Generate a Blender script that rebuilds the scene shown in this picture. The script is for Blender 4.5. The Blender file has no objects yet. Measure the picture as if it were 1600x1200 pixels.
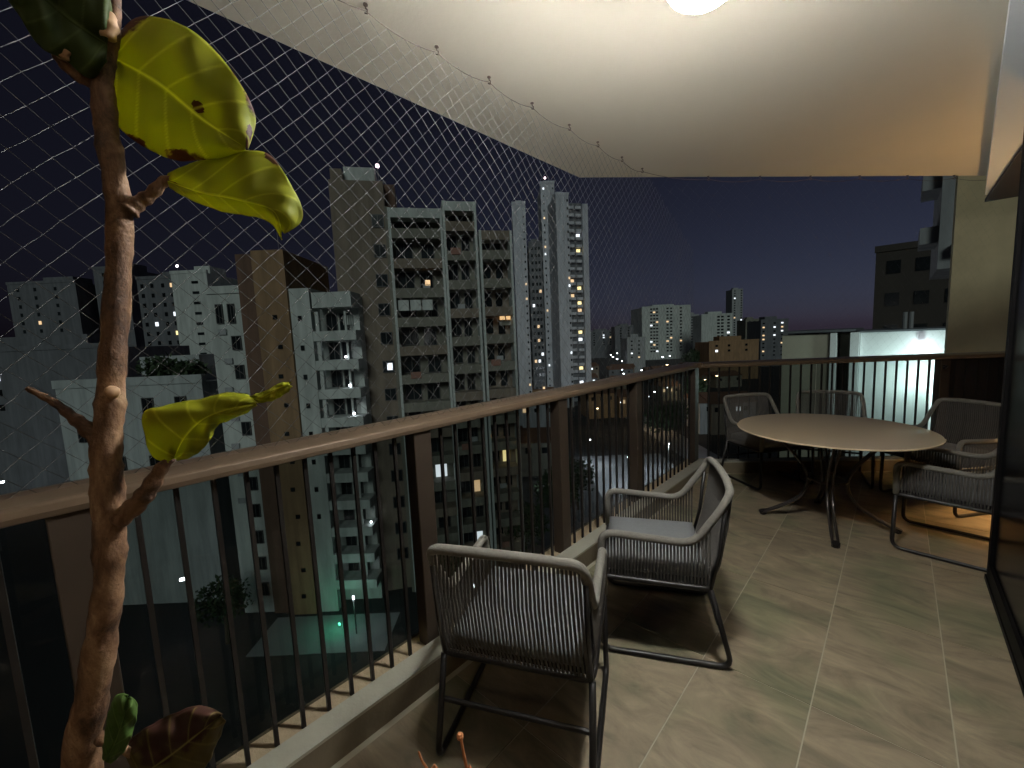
import bpy, math, random
from mathutils import Vector, Matrix
random.seed(7)
S = bpy.context.scene
COL = S.collection
# ------------------------------------------------------------------ camera
HC = 1.435                                   # eye height above the balcony floor
CR = Matrix(((0.73443076, -0.04126016, 0.67742827),
             (0.67728567, 0.1085896, -0.72766229),
             (-0.04353821, 0.99323003, 0.10769646)))
cd = bpy.data.cameras.new('camera'); cam = bpy.data.objects.new('camera', cd); COL.objects.link(cam)
cd.sensor_fit = 'HORIZONTAL'; cd.sensor_width = 36; cd.lens = 14.625; cd.clip_start = 0.02; cd.clip_end = 6000
cam.matrix_world = Matrix.Translation((0, 0, HC)) @ CR.to_4x4()
S.camera = cam
# ------------------------------------------------------------------ sky (night, last blue of the sky and city glow)
W = bpy.data.worlds.new('World'); S.world = W; W.use_nodes = True
nt = W.node_tree; bg = nt.nodes['Background']
sky = nt.nodes.new('ShaderNodeTexSky'); sky.sky_type = 'NISHITA'; sky.sun_disc = False
sky.sun_elevation = math.radians(-3.0); sky.sun_rotation = math.radians(8)
sky.air_density = 1.0; sky.dust_density = 0.0; sky.ozone_density = 3.0
bw = nt.nodes.new('ShaderNodeRGBToBW'); tint = nt.nodes.new('ShaderNodeMixRGB'); tint.blend_type = 'MULTIPLY'; tint.inputs[0].default_value = 1.0
tint.inputs[2].default_value = (.72, .86, 1.50, 1)            # grey navy of the light-polluted night
half = nt.nodes.new('ShaderNodeMixRGB'); half.inputs[0].default_value = .85
nt.links.new(sky.outputs[0], bw.inputs[0]); nt.links.new(bw.outputs[0], tint.inputs[1]); nt.links.new(sky.outputs[0], half.inputs[1]); nt.links.new(tint.outputs[0], half.inputs[2])
nt.links.new(half.outputs[0], bg.inputs[0]); bg.inputs[1].default_value = 0.12
glow = nt.nodes.new('ShaderNodeBackground'); glow.inputs[0].default_value = (.0014, .0012, .0020, 1); glow.inputs[1].default_value = 1.0   # even city glow
add = nt.nodes.new('ShaderNodeAddShader'); nt.links.new(bg.outputs[0], add.inputs[0]); nt.links.new(glow.outputs[0], add.inputs[1])
nt.links.new(add.outputs[0], nt.nodes['World Output'].inputs[0])
# ------------------------------------------------------------------ faint high light of the night city
sd = bpy.data.lights.new('night_light', 'SUN'); sd.energy = 0.37; sd.angle = math.radians(20); sd.color = (0.86, 1.0, 0.93)
sun = bpy.data.objects.new('night_light', sd); COL.objects.link(sun)
sun.rotation_euler = Vector((-0.55, 0.68, -0.40)).to_track_quat('-Z', 'Y').to_euler()
vs = S.view_settings; vs.view_transform = 'Standard'; vs.look = 'None'; vs.gamma = 1; vs.exposure = 0.68; vs.use_curve_mapping = False
try:
    S.cycles.use_denoising = True
    S.cycles.max_bounces = 8; S.cycles.diffuse_bounces = 4; S.cycles.caustics_reflective = False; S.cycles.caustics_refractive = False
except Exception: pass

# ------------------------------------------------------------------ helpers
class MB:
    def __init__(s): s.v = []; s.f = []
    def face_box(s, x0, x1, y0, y1, z0, z1):
        n = len(s.v)
        s.v += [(x0,y0,z0),(x1,y0,z0),(x1,y1,z0),(x0,y1,z0),(x0,y0,z1),(x1,y0,z1),(x1,y1,z1),(x0,y1,z1)]
        s.f += [tuple(n+i for i in q) for q in ((3,2,1,0),(4,5,6,7),(0,1,5,4),(1,2,6,5),(2,3,7,6),(3,0,4,7))]
        return s
    def prism(s, poly, z0, z1):
        n = len(s.v); k = len(poly)
        s.v += [(p[0],p[1],z0) for p in poly] + [(p[0],p[1],z1) for p in poly]
        s.f.append(tuple(n+k-1-i for i in range(k))); s.f.append(tuple(n+k+i for i in range(k)))
        for i in range(k):
            j = (i+1) % k; s.f.append((n+i, n+j, n+k+j, n+k+i))
        return s
    def hexa(s, p):                            # 8 corners, bottom ring then top ring
        n = len(s.v); s.v += [tuple(q) for q in p]
        s.f += [tuple(n+i for i in q) for q in ((3,2,1,0),(4,5,6,7),(0,1,5,4),(1,2,6,5),(2,3,7,6),(3,0,4,7))]
        return s
    def tube(s, pts, rad, sides=8, closed=False, caps=True):
        pts = [Vector(p) for p in pts]; m = len(pts)
        rads = rad if isinstance(rad, (list, tuple)) else [rad]*m
        base = len(s.v); prev = None
        for i, p in enumerate(pts):
            if closed: t = pts[(i+1) % m] - pts[i-1]
            else: t = pts[min(i+1, m-1)] - pts[max(i-1, 0)]
            t.normalize()
            if prev is None:
                a = Vector((0,0,1)) if abs(t.z) < .9 else Vector((1,0,0))
                u = t.cross(a).normalized()
            else:
                u = (prev - t*prev.dot(t))
                u = u.normalized() if u.length > 1e-6 else t.orthogonal().normalized()
            prev = u; w = t.cross(u)
            for k in range(sides):
                an = 2*math.pi*k/sides
                s.v.append(tuple(p + (u*math.cos(an) + w*math.sin(an))*rads[i]))
        R = m if closed else m-1
        for i in range(R):
            for k in range(sides):
                a = base+i*sides+k; b = base+i*sides+(k+1) % sides
                c = base+((i+1) % m)*sides+(k+1) % sides; d = base+((i+1) % m)*sides+k
                s.f.append((a, b, c, d))
        if caps and not closed:
            s.f.append(tuple(base+k for k in reversed(range(sides))))
            s.f.append(tuple(base+(m-1)*sides+k for k in range(sides)))
        return s
    def lathe(s, prof, c=(0,0,0), n=24):
        base = len(s.v)
        for r, z in prof:
            for k in range(n):
                a = 2*math.pi*k/n; s.v.append((c[0]+r*math.cos(a), c[1]+r*math.sin(a), c[2]+z))
        for i in range(len(prof)-1):
            for k in range(n):
                s.f.append((base+i*n+k, base+i*n+(k+1) % n, base+(i+1)*n+(k+1) % n, base+(i+1)*n+k))
        s.f.append(tuple(base+k for k in reversed(range(n)))); s.f.append(tuple(base+(len(prof)-1)*n+k for k in range(n)))
        return s
    def build(s, name, m, parent=None, smooth=False, bevel=0, kind=None, loc=None):
        me = bpy.data.meshes.new(name); me.from_pydata(s.v, [], s.f); me.update()
        if smooth:
            me.polygons.foreach_set('use_smooth', [True]*len(me.polygons))
        me.materials.append(m)
        return link(name, me, parent, bevel, kind, loc)
def link(name, me, parent=None, bevel=0, kind=None, loc=None):
    o = bpy.data.objects.new(name, me); COL.objects.link(o)
    if parent is not None: o.parent = parent
    if loc is not None: o.location = loc
    if bevel:
        b = o.modifiers.new('bevel', 'BEVEL'); b.width = bevel; b.segments = 2; b.limit_method = 'ANGLE'
    if kind: o['kind'] = kind
    return o
def tag(o, label=None, cat=None, group=None, kind=None):
    if label: o['label'] = label
    if cat: o['category'] = cat
    if group: o['group'] = group
    if kind: o['kind'] = kind
    return o
def empty(name, loc=(0,0,0), rz=0, label=None, cat=None, group=None):
    o = bpy.data.objects.new(name, None); COL.objects.link(o); o.location = loc; o.rotation_euler = (0,0,rz)
    o.empty_display_size = .1
    return tag(o, label, cat, group)
def copy_tree(o, parent=None):
    c = o.copy(); COL.objects.link(c)
    if parent is not None: c.parent = parent
    for ch in list(o.children): copy_tree(ch, c)
    return c
def smoothpath(pts, n=6):                     # Catmull-Rom
    P = [Vector(p) for p in pts]; out = []
    for i in range(len(P)-1):
        a = P[max(i-1,0)]; b = P[i]; c = P[i+1]; d = P[min(i+2,len(P)-1)]
        for k in range(n):
            t = k/n
            out.append(.5*((2*b)+(c-a)*t+(2*a-5*b+4*c-d)*t*t+(3*b-a-3*c+d)*t*t*t))
    out.append(P[-1]); return out
def roundpath(pts, r, n=4):                   # polyline with rounded corners
    P = [Vector(p) for p in pts]; out = [P[0]]
    for i in range(1, len(P)-1):
        a, b, c = P[i-1], P[i], P[i+1]
        ra = min(r, (a-b).length*.49, (c-b).length*.49)
        p = b+(a-b).normalized()*ra; q = b+(c-b).normalized()*ra
        for k in range(n+1):
            t = k/n; out.append(p*(1-t)**2 + b*2*t*(1-t) + q*t*t)
    out.append(P[-1]); return out

def mat(name, col, rough=.6, var=.15, scale=6., bump=0., bscale=60., metal=0., spec=.5, coat=0., rnd=0.):
    m = bpy.data.materials.new(name); m.use_nodes = True; N = m.node_tree.nodes; L = m.node_tree.links
    b = N['Principled BSDF']; b.inputs['Roughness'].default_value = rough; b.inputs['Metallic'].default_value = metal
    b.inputs['Specular IOR Level'].default_value = spec
    if coat: b.inputs['Coat Weight'].default_value = coat; b.inputs['Coat Roughness'].default_value = .03
    tc = N.new('ShaderNodeTexCoord')
    no = N.new('ShaderNodeTexNoise'); no.inputs['Scale'].default_value = scale; no.inputs['Detail'].default_value = 6
    L.new(tc.outputs['Object'], no.inputs['Vector'])
    mx = N.new('ShaderNodeMixRGB'); mx.inputs[1].default_value = tuple(c*(1-var) for c in col)+(1,)
    mx.inputs[2].default_value = tuple(min(1, c*(1+var)) for c in col)+(1,)
    L.new(no.outputs['Fac'], mx.inputs[0]); out = mx.outputs[0]
    if rnd:
        oi = N.new('ShaderNodeObjectInfo'); hs = N.new('ShaderNodeHueSaturation'); mr = N.new('ShaderNodeMapRange')
        mr.inputs[3].default_value = 1-rnd; mr.inputs[4].default_value = 1+rnd
        L.new(oi.outputs['Random'], mr.inputs[0]); L.new(mr.outputs[0], hs.inputs['Value']); L.new(out, hs.inputs['Color']); out = hs.outputs[0]
    L.new(out, b.inputs['Base Color'])
    if bump:
        n2 = N.new('ShaderNodeTexNoise'); n2.inputs['Scale'].default_value = bscale; n2.inputs['Detail'].default_value = 4
        L.new(tc.outputs['Object'], n2.inputs['Vector'])
        bp = N.new('ShaderNodeBump'); bp.inputs['Strength'].default_value = bump; bp.inputs['Distance'].default_value = .02
        L.new(n2.outputs['Fac'], bp.inputs['Height']); L.new(bp.outputs[0], b.inputs['Normal'])
    return m
def streak(m, amt=.35):
    N = m.node_tree.nodes; L = m.node_tree.links; b = N['Principled BSDF']; src = b.inputs['Base Color'].links[0].from_socket
    tc = N.new('ShaderNodeTexCoord'); mp = N.new('ShaderNodeMapping'); mp.inputs['Scale'].default_value = (.9,.9,.11); L.new(tc.outputs['Object'], mp.inputs[0])
    n = N.new('ShaderNodeTexNoise'); n.inputs['Scale'].default_value = 1.0; n.inputs['Detail'].default_value = 8; n.inputs['Roughness'].default_value = .65; L.new(mp.outputs[0], n.inputs[0])
    r = N.new('ShaderNodeMapRange'); r.inputs[1].default_value = .38; r.inputs[2].default_value = .62; r.inputs[3].default_value = 1-amt; r.inputs[4].default_value = 1.0; L.new(n.outputs[0], r.inputs[0])
    x = N.new('ShaderNodeMixRGB'); x.blend_type = 'MULTIPLY'; x.inputs[0].default_value = 1; L.new(src, x.inputs[1]); L.new(r.outputs[0], x.inputs[2]); L.new(x.outputs[0], b.inputs['Base Color'])
def emis(name, col, st):
    m = bpy.data.materials.new(name); m.use_nodes = True; N = m.node_tree.nodes
    b = N['Principled BSDF']; b.inputs['Base Color'].default_value = (.8,.8,.8,1)
    b.inputs['Emission Color'].default_value = tuple(col)+(1,); b.inputs['Emission Strength'].default_value = st
    return m
def lamp(name, loc, power, col, radius=.1, parent=None):
    l = bpy.data.lights.new(name, 'POINT'); l.energy = power; l.color = col; l.shadow_soft_size = radius
    o = bpy.data.objects.new(name, l); COL.objects.link(o); o.location = loc
    if parent is not None: o.parent = parent
    return o

M = {}
M['ceiling'] = mat('ceiling_paint', (.72,.65,.53), .8, .03, 1.5, .03, 60)
M['white'] = mat('white_paint', (.78,.79,.80), .6, .03, 2, .05, 40)
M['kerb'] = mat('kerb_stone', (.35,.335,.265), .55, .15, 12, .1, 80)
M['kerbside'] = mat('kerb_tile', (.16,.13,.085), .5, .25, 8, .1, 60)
M['ledge'] = mat('ledge_render', (.40,.31,.19), .8, .25, 9, .3, 50)
M['grout'] = mat('grout', (.40,.36,.27), .9, .1, 20)
M['rail'] = mat('bronze_rail', (.155,.108,.070), .33, .12, 14, .03, 120, metal=.35)
M['post'] = mat('bronze_post', (.052,.037,.026), .45, .15, 10, .03, 120, metal=.3)
M['bar'] = mat('dark_bar', (.020,.017,.015), .42, .2, 20, metal=.3)
M['cord'] = mat('net_cord', (.115,.115,.115), .6, .1, 30)
M['hook'] = mat('net_hook', (.12,.08,.06), .5, .2, 30, metal=.4)
M['rope'] = mat('grey_rope', (.20,.185,.155), .85, .25, 90, .5, 500)
M['strand'] = mat('grey_strand', (.088,.080,.070), .85, .3, 90, .3, 500)
M['darkmetal'] = mat('dark_metal', (.018,.016,.015), .4, .2, 20, metal=.4)
M['cushion'] = mat('grey_cushion', (.16,.165,.165), .95, .12, 60, .4, 900)
M['tabletop'] = mat('cream_glass', (.78,.60,.38), .16, .03, 3, coat=1.0)
M['tableleg'] = mat('table_leg_metal', (.07,.06,.055), .32, .15, 20, metal=.7)
M['beige'] = mat('beige_render', (.60,.48,.29), .85, .12, 5, .3, 60)
M['darkglass'] = mat('dark_glass', (.006,.006,.007), .22, .1, 2, spec=.12)
M['darkframe'] = mat('dark_frame', (.004,.0035,.0035), .6, .1, 9, spec=.12)
M['panel'] = mat('dark_panel', (.012,.009,.008), .5, .2, 6)
M['interior'] = mat('interior_wall', (.50,.44,.36), .8, .05, 2)
M['dark_soffit'] = mat('brown_soffit', (.022,.014,.013), .6, .2, 5)  # near-black brown over the whole soffit

# stone look tiles: streaks across the balcony, every tile its own piece of the pattern
def tile_mat():
    m = bpy.data.materials.new('stone_tile'); m.use_nodes = True; N = m.node_tree.nodes; L = m.node_tree.links
    b = N['Principled BSDF']; tc = N.new('ShaderNodeTexCoord'); oi = N.new('ShaderNodeObjectInfo')
    sc = N.new('ShaderNodeVectorMath'); sc.operation = 'SCALE'; sc.inputs['Scale'].default_value = 37.
    cb = N.new('ShaderNodeCombineXYZ'); L.new(oi.outputs['Random'], cb.inputs[0]); L.new(oi.outputs['Random'], cb.inputs[1])
    L.new(cb.outputs[0], sc.inputs[0])
    ad = N.new('ShaderNodeVectorMath'); ad.operation = 'ADD'; L.new(tc.outputs['Object'], ad.inputs[0]); L.new(sc.outputs[0], ad.inputs[1])
    mp = N.new('ShaderNodeMapping'); mp.inputs['Scale'].default_value = (1.7, 4.2, 3); mp.inputs['Rotation'].default_value = (0, 0, .22)
    L.new(ad.outputs[0], mp.inputs[0])
    n1 = N.new('ShaderNodeTexNoise'); n1.inputs['Scale'].default_value = 1.6; n1.inputs['Detail'].default_value = 9; n1.inputs['Roughness'].default_value = .62
    n1.inputs['Distortion'].default_value = 1.3
    L.new(mp.outputs[0], n1.inputs[0])
    cr = N.new('ShaderNodeValToRGB'); e = cr.color_ramp.elements
    e[0].position = .30; e[0].color = (.135,.108,.070,1); e[1].position = .74; e[1].color = (.42,.33,.215,1)
    x = e.new(.44); x.color = (.225,.180,.118,1); x = e.new(.58); x.color = (.300,.238,.155,1)
    L.new(n1.outputs[0], cr.inputs[0])
    n2 = N.new('ShaderNodeTexNoise'); n2.inputs['Scale'].default_value = 2.2; n2.inputs['Detail'].default_value = 3; L.new(ad.outputs[0], n2.inputs[0])
    mx = N.new('ShaderNodeMixRGB'); mx.blend_type = 'MULTIPLY'; mx.inputs[2].default_value = (.72,.84,.76,1)
    rp = N.new('ShaderNodeMapRange'); rp.inputs[1].default_value = .48; rp.inputs[2].default_value = .62; L.new(n2.outputs[0], rp.inputs[0])
    L.new(rp.outputs[0], mx.inputs[0]); L.new(cr.outputs[0], mx.inputs[1])
    L.new(mx.outputs[0], b.inputs['Base Color']); 
    rr = N.new('ShaderNodeMapRange'); rr.inputs[3].default_value = .38; rr.inputs[4].default_value = .6; L.new(n1.outputs[0], rr.inputs[0]); L.new(rr.outputs[0], b.inputs['Roughness'])
    bp = N.new('ShaderNodeBump'); bp.inputs['Strength'].default_value = .12; bp.inputs['Distance'].default_value = .01
    L.new(n1.outputs[0], bp.inputs['Height']); L.new(bp.outputs[0], b.inputs['Normal'])
    return m
M['tile'] = tile_mat()
streak(M['ceiling'], .04); streak(M['beige'], .15)

# ------------------------------------------------------------------ balcony: floor, kerb, ceiling
XR = -1.46                     # inner face of the side rail
CY = 4.33                      # far corner of the rail
FD = Vector((1.82, 1.39, 0)).normalized()        # direction of the far rail
FN = Vector((-FD.y, FD.x, 0))                    # outward normal of the far rail
corner = Vector((XR, CY, 0))
CZ = 2.69                      # ceiling height
def clip(poly, p0, n):         # keep the side where (p-p0).n <= 0
    out = []
    for i in range(len(poly)):
        a = Vector(poly[i]); b = Vector(poly[(i+1) % len(poly)])
        da = (a-p0).dot(n); db = (b-p0).dot(n)
        if da <= 0: out.append(a)
        if (da < 0 < db) or (db < 0 < da): out.append(a + (b-a)*(da/(da-db)))
    return out
def far_x(off, x):             # y of the far rail line, moved inwards by off, at x
    p = corner - FN*off; return p.y + (x-p.x)*FD.y/FD.x
XE = 4.2
slab = [(-1.62,-3,0),(XE,-3,0),(XE,far_x(-.16,XE),0),(-1.62,far_x(-.16,-1.62),0)]
fl = MB().prism(slab, -.32, -.0022).build('balcony_floor', M['grout']); tag(fl, 'dim stone look tiled balcony floor with pale grout lines', 'floor', kind='structure')
TW, TL = .387, .775
gp = .0022
i0 = -3
inner0 = corner - FN*.10
for ix in range(-3, 11):
    for iy in range(-4, 8):
        x0 = -.187+ix*TW; y0 = 1.79+iy*TL
        poly = [Vector((x0+gp,y0+gp,0)),Vector((x0+TW-gp,y0+gp,0)),Vector((x0+TW-gp,y0+TL-gp,0)),Vector((x0+gp,y0+TL-gp,0))]
        poly = clip(poly, Vector((-1.372,0,0)), Vector((-1,0,0)))
        if len(poly) >= 3: poly = clip(poly, inner0, FN)
        if len(poly) >= 3: poly = clip(poly, Vector((XE,0,0)), Vector((1,0,0)))
        if len(poly) < 3: continue
        c = sum(poly, Vector())/len(poly)
        dz = random.uniform(-.0004, .0004)
        MB().prism([p-c for p in poly], -.0021, dz).build('tile', M['tile'], fl, loc=(c.x,c.y,0))
kb = MB()
ci = Vector((-1.37, far_x(.09,-1.37), 0)); co = Vector((XR, far_x(0,XR), 0))
e0 = Vector((XE, far_x(.09,XE), 0)); e1 = Vector((XE, far_x(0,XE), 0))
kerb = MB().prism([(-1.372,-3),(ci.x,ci.y),(ci.x,ci.y+.001),(-1.46,CY),(-1.46,-3)], .0, .108)
kerb.prism([(ci.x,ci.y+.002),(e0.x,e0.y),(e1.x,e1.y),(co.x,co.y+.002)], .0, .108)
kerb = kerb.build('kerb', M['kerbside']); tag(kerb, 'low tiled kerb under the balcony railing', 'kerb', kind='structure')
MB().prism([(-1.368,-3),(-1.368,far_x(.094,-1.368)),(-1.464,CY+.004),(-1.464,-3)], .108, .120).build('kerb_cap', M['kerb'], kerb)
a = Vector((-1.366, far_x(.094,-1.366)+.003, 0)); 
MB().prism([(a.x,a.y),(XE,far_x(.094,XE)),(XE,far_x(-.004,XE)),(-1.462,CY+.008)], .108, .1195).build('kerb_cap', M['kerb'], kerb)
lg = MB().prism([(-1.465,-3),(-1.465,CY+.006),(-1.60,far_x(-.14,-1.60)),(-1.60,-3)], .0, .085)
lg.prism([(-1.463,CY+.010),(XE,far_x(-.005,XE)),(XE,far_x(-.14,XE)),(-1.598,far_x(-.14,-1.598)+.003)], .0, .085)
tag(lg.build('outer_ledge', M['ledge']), 'sandy rendered ledge outside the balcony bars', 'ledge', kind='structure')
ceil = [(-1.925,-3.5,0),(XE,-3.5,0),(XE,2.96+(XE+1.925)*1.142,0),(-1.925,2.96,0)]
tag(MB().prism(ceil, CZ, CZ+.22).build('ceiling', M['ceiling'], bevel=.006), 'off white painted balcony ceiling', 'ceiling', kind='structure')
# white dropped beam above the sliding door, its face leaning slightly
def bx(y): return .515-(5.74-y)*.0815
top = CZ-.002; bot = HC+1.088
bm = MB().hexa([(.515,-3.2,bot),(.80,-3.2,bot),(.80,5.74,bot),(.515,5.74,bot),(bx(-3.2),-3.2,top),(.80,-3.2,top),(.80,5.74,top),(.515,5.74,top)])
tag(bm.build('door_beam', M['white']), 'white beam hanging from the ceiling above the sliding door', 'beam', kind='structure')
tag(MB().face_box(.53,XE,-3.1,5.9,bot-.03,bot-.003).build('room_soffit', M['dark_soffit']), 'dark brown soffit of the room beside the balcony', 'soffit', kind='structure')
# room behind the sliding door (mostly out of view)
rm = MB().face_box(3.9,4.1,-3,5.9,0,bot-.035).face_box(.60,3.895,-3.0,-2.85,0,bot-.035)
tag(rm.build('room_wall', M['interior']), 'cream interior wall of the room behind the sliding door', 'wall', kind='structure')
tag(MB().face_box(1.25,3.895,5.70,5.85,0.001,bot-.035).build('room_end_wall', M['interior']), 'cream end wall of the room beside the far railing', 'wall', kind='structure')
tag(MB().face_box(-1.36,.62,-2.95,-2.80,0.001,CZ-.003).build('balcony_end_wall', M['interior']), 'cream wall closing the balcony behind the plants', 'wall', kind='structure')

# sliding door, dark glass
dr = empty('sliding_door', (.445,0,0), 0, 'dark glass sliding door standing at the edge of the tiled floor', 'door')
for k,(y0,y1,x0) in enumerate(((.28,3.26,.012),(.305,3.32,-.035))):
    lf = MB().face_box(x0,x0+.04,y0,y0+.055,.03,bot-.036).face_box(x0,x0+.04,y1-.055,y1,.03,bot-.036).face_box(x0,x0+.04,y0+.056,y1-.056,.03,.11).face_box(x0,x0+.04,y0+.056,y1-.056,bot-.10,bot-.036)
    lf = lf.build('door_leaf', M['darkframe'], dr)
    MB().face_box(x0+.014,x0+.026,y0+.05,y1-.05,.10,bot-.095).build('pane', M['darkglass'], lf)
MB().face_box(-.04,.06,-2.79,3.34,.002,.028).build('track', M['darkframe'], dr)

# ------------------------------------------------------------------ railing
rl = empty('balcony_railing', (XR,1,0), 0, 'bronze balcony railing with flat handrail, wide posts and thin dark bars', 'railing')
inv = Matrix.Translation((-XR,-1,0))
def loc_(v): return Vector(v)+Vector((-XR,-1,0))
def rail_profile(p0, p1, out, name):
    # flat handrail with softly crowned top
    prof = [(.0,1.062),(-.004,1.078),(.0,1.096),(.012,1.102),(.06,1.113),(.10,1.115),(.140,1.110),(.155,1.100),(.155,1.066),(.12,1.060)]
    b = MB(); k = len(prof)
    for p in (p0, p1):
        for o_, z in prof: q = loc_(p + out*o_); b.v.append((q.x,q.y,z))
    for i in range(k):
        j = (i+1) % k; b.f.append((i, j, k+j, k+i))
    b.f.append(tuple(reversed(range(k)))); b.f.append(tuple(range(k,2*k)))
    return b.build(name, M['rail'], rl, smooth=False, bevel=.003)
OX = Vector((-1,0,0))
FE = corner + FD*4.4
rail_profile(Vector((XR,-2.8,0)), Vector((XR,CY-.03,0)), OX, 'handrail')
rail_profile(corner + FD*.03, FE, FN, 'handrail')
MB().prism([tuple(loc_(q)[:2]) for q in (Vector((XR+.004,CY-.028,0)), corner+FD*.028-FN*.004, corner+FD*.03+FN*.155, Vector((XR-.155,CY+.10,0)), Vector((XR-.155,CY-.028,0)))], 1.061, 1.113).build('handrail_corner', M['rail'], rl)
def post(p, d, n, w=.086, t=.072):
    q = [p - d*w/2 + n*.012, p + d*w/2 + n*.012, p + d*w/2 + n*(.012+t), p - d*w/2 + n*(.012+t)]
    MB().prism([tuple(loc_(x)[:2]) for x in q], .086, 1.061).build('post', M['post'], rl, bevel=.004)
YD = Vector((0,1,0))
ys = [-2.06,-1.04,-.025,1.008,2.028,3.04]
for y in ys: post(Vector((XR,y,0)), YD, OX)
post(Vector((XR,CY-.01,0)), YD, OX, .10)
fs = [0.0, 2.28, 4.35]
for s_ in fs[1:]: post(corner+FD*s_, FD, FN)
bar_me = {}
def bar(p, z0=.086, z1=1.062):
    key = (z0,z1)
    if key not in bar_me:
        m_ = MB().face_box(-.0065,.0065,-.0065,.0065,z0,z1); me = bpy.data.meshes.new('baluster'); me.from_pydata(m_.v,[],m_.f); me.materials.append(M['bar']); bar_me[key] = me
    q = loc_(p); o = link('baluster', bar_me[key], rl, loc=(q.x,q.y,0)); return o
allp = [-2.06,-1.04,-.025,1.008,2.028,3.04,CY-.01]
for a_, b_ in zip(allp[:-1], allp[1:]):
    n = max(3, round((b_-a_)/.097)-1)
    for k in range(1, n+1):
        y = a_+.03 + (b_-a_-.06)*k/(n+1)
        bar(Vector((XR-.045, y+random.uniform(-.002,.002), 0)))
for a_, b_ in zip(fs[:-1], fs[1:]):
    n = round((b_-a_)/.10)-1
    for k in range(1, n+1):
        o = bar(corner + FD*(a_+.02+(b_-a_-.04)*k/(n+1)) + FN*.045); o.rotation_euler = (0,0,math.atan2(FD.y,FD.x))
def glassmat():
    m = bpy.data.materials.new('smoked_glass'); m.use_nodes = True; N = m.node_tree.nodes; L = m.node_tree.links
    N.remove(N['Principled BSDF']); t = N.new('ShaderNodeBsdfTransparent'); g_ = N.new('ShaderNodeBsdfGlossy'); g_.inputs['Roughness'].default_value = .02
    no = N.new('ShaderNodeTexNoise'); no.inputs['Scale'].default_value = 3; mx = N.new('ShaderNodeMixRGB'); mx.inputs[1].default_value = (.62,.64,.635,1); mx.inputs[2].default_value = (.68,.70,.69,1)
    L.new(no.outputs[0], mx.inputs[0]); L.new(mx.outputs[0], t.inputs[0])
    fr = N.new('ShaderNodeFresnel'); fr.inputs[0].default_value = 1.40; ms = N.new('ShaderNodeMixShader')
    ge = N.new('ShaderNodeNewGeometry'); iv = N.new('ShaderNodeMath'); iv.operation = 'SUBTRACT'; iv.inputs[0].default_value = 1.0; L.new(ge.outputs['Backfacing'], iv.inputs[1])
    ml = N.new('ShaderNodeMath'); ml.operation = 'MULTIPLY'; L.new(fr.outputs[0], ml.inputs[0]); L.new(iv.outputs[0], ml.inputs[1])
    L.new(ml.outputs[0], ms.inputs[0]); L.new(t.outputs[0], ms.inputs[1]); L.new(g_.outputs[0], ms.inputs[2]); L.new(ms.outputs[0], N['Material Output'].inputs[0])
    return m
M['smoked'] = glassmat()
for a_, b_ in zip(allp[:-1], allp[1:]):
    MB().face_box(-.128,-.122,a_+.004-1,b_-.004-1,.088,1.058).build('glass_pane', M['smoked'], rl)
for a_, b_ in ((.13,1.18),(1.188,2.25)):
    q = [corner+FD*a_+FN*.122, corner+FD*b_+FN*.122, corner+FD*b_+FN*.128, corner+FD*a_+FN*.128]
    MB().prism([tuple(loc_(x)[:2]) for x in q], .088, 1.058).build('glass_pane', M['smoked'], rl)
# dark sheet added behind the bars beyond the last post, for the dark background
q = [corner+FD*2.33+FN*.062, corner+FD*4.3+FN*.062, corner+FD*4.3+FN*.075, corner+FD*2.33+FN*.075]
MB().prism([tuple(loc_(x)[:2]) for x in q], .09, 1.058).build('dark_sheet', M['panel'], rl)
MB().tube([loc_(corner+FD*2.25-FN*.0+Vector((0,0,1.0))), loc_(corner+FD*2.25-FN*.035+Vector((0,0,1.0))), loc_(corner+FD*2.21-FN*.05+Vector((0,0,.985)))], .012, 8).build('latch', M['darkmetal'], rl)

# ------------------------------------------------------------------ safety net
NX = -1.515
net = empty('safety_net', (NX,1,1.1), 0, 'thin diamond mesh safety net from the railing to hooks in the ceiling', 'net')
nm = MB(); step = .05*math.sqrt(2)
def netpos(y, z):
    w = .010*math.sin(y*3.1+z*4)+.004*math.sin(y*11-z*7)
    return Vector((NX+w, y+.007*math.sin(z*6.1+y*2.3), z+.009*math.sin(y*4.7+1)*math.sin(z*3.3)))
def cord(a, b, r=.0008):
    t = (b-a).normalized(); u = t.cross(Vector((1,0,0)))
    u = u.normalized() if u.length > .1 else Vector((0,0,1)); w = t.cross(u)
    n = len(nm.v); off = Vector((-NX,-1,-1.1))
    for p in (a, b):
        for k in range(3):
            an = 2.094*k; nm.v.append(tuple(p+off+u*r*math.cos(an)+w*r*math.sin(an)))
    for k in range(3): nm.f.append((n+k, n+(k+1)%3, n+3+(k+1)%3, n+3+k))
ZB, ZT = 1.10, CZ-.015
def toplim(y):      # top of the net: ceiling, then sinking to the rail corner past the slab's end
    return ZT if y < 3.30 else ZT-(y-3.30)/(CY-3.30)*.45
nodes = {}
ny = int((CY+1.9)/(step/2)); nz = int((ZT-ZB)/(step/2))+2
h = step/2
def node(i, j):
    if (i,j) not in nodes:
        y = -1.9+i*h; z = ZB+j*h
        p = netpos(y+random.gauss(0,.0009), z+random.gauss(0,.0009)); nodes[(i,j)] = p
    return nodes[(i,j)]
for i in range(ny):
    for j in range(nz):
        if (i+j) % 2: continue
        for dj in (1,-1):
            if not (0 <= j+dj < nz): continue
            a_ = node(i,j); b_ = node(i+1,j+dj)
            if max(a_.z,b_.z) > toplim(a_.y)+.005 or b_.y > CY: continue
            cord(a_, b_)
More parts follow.
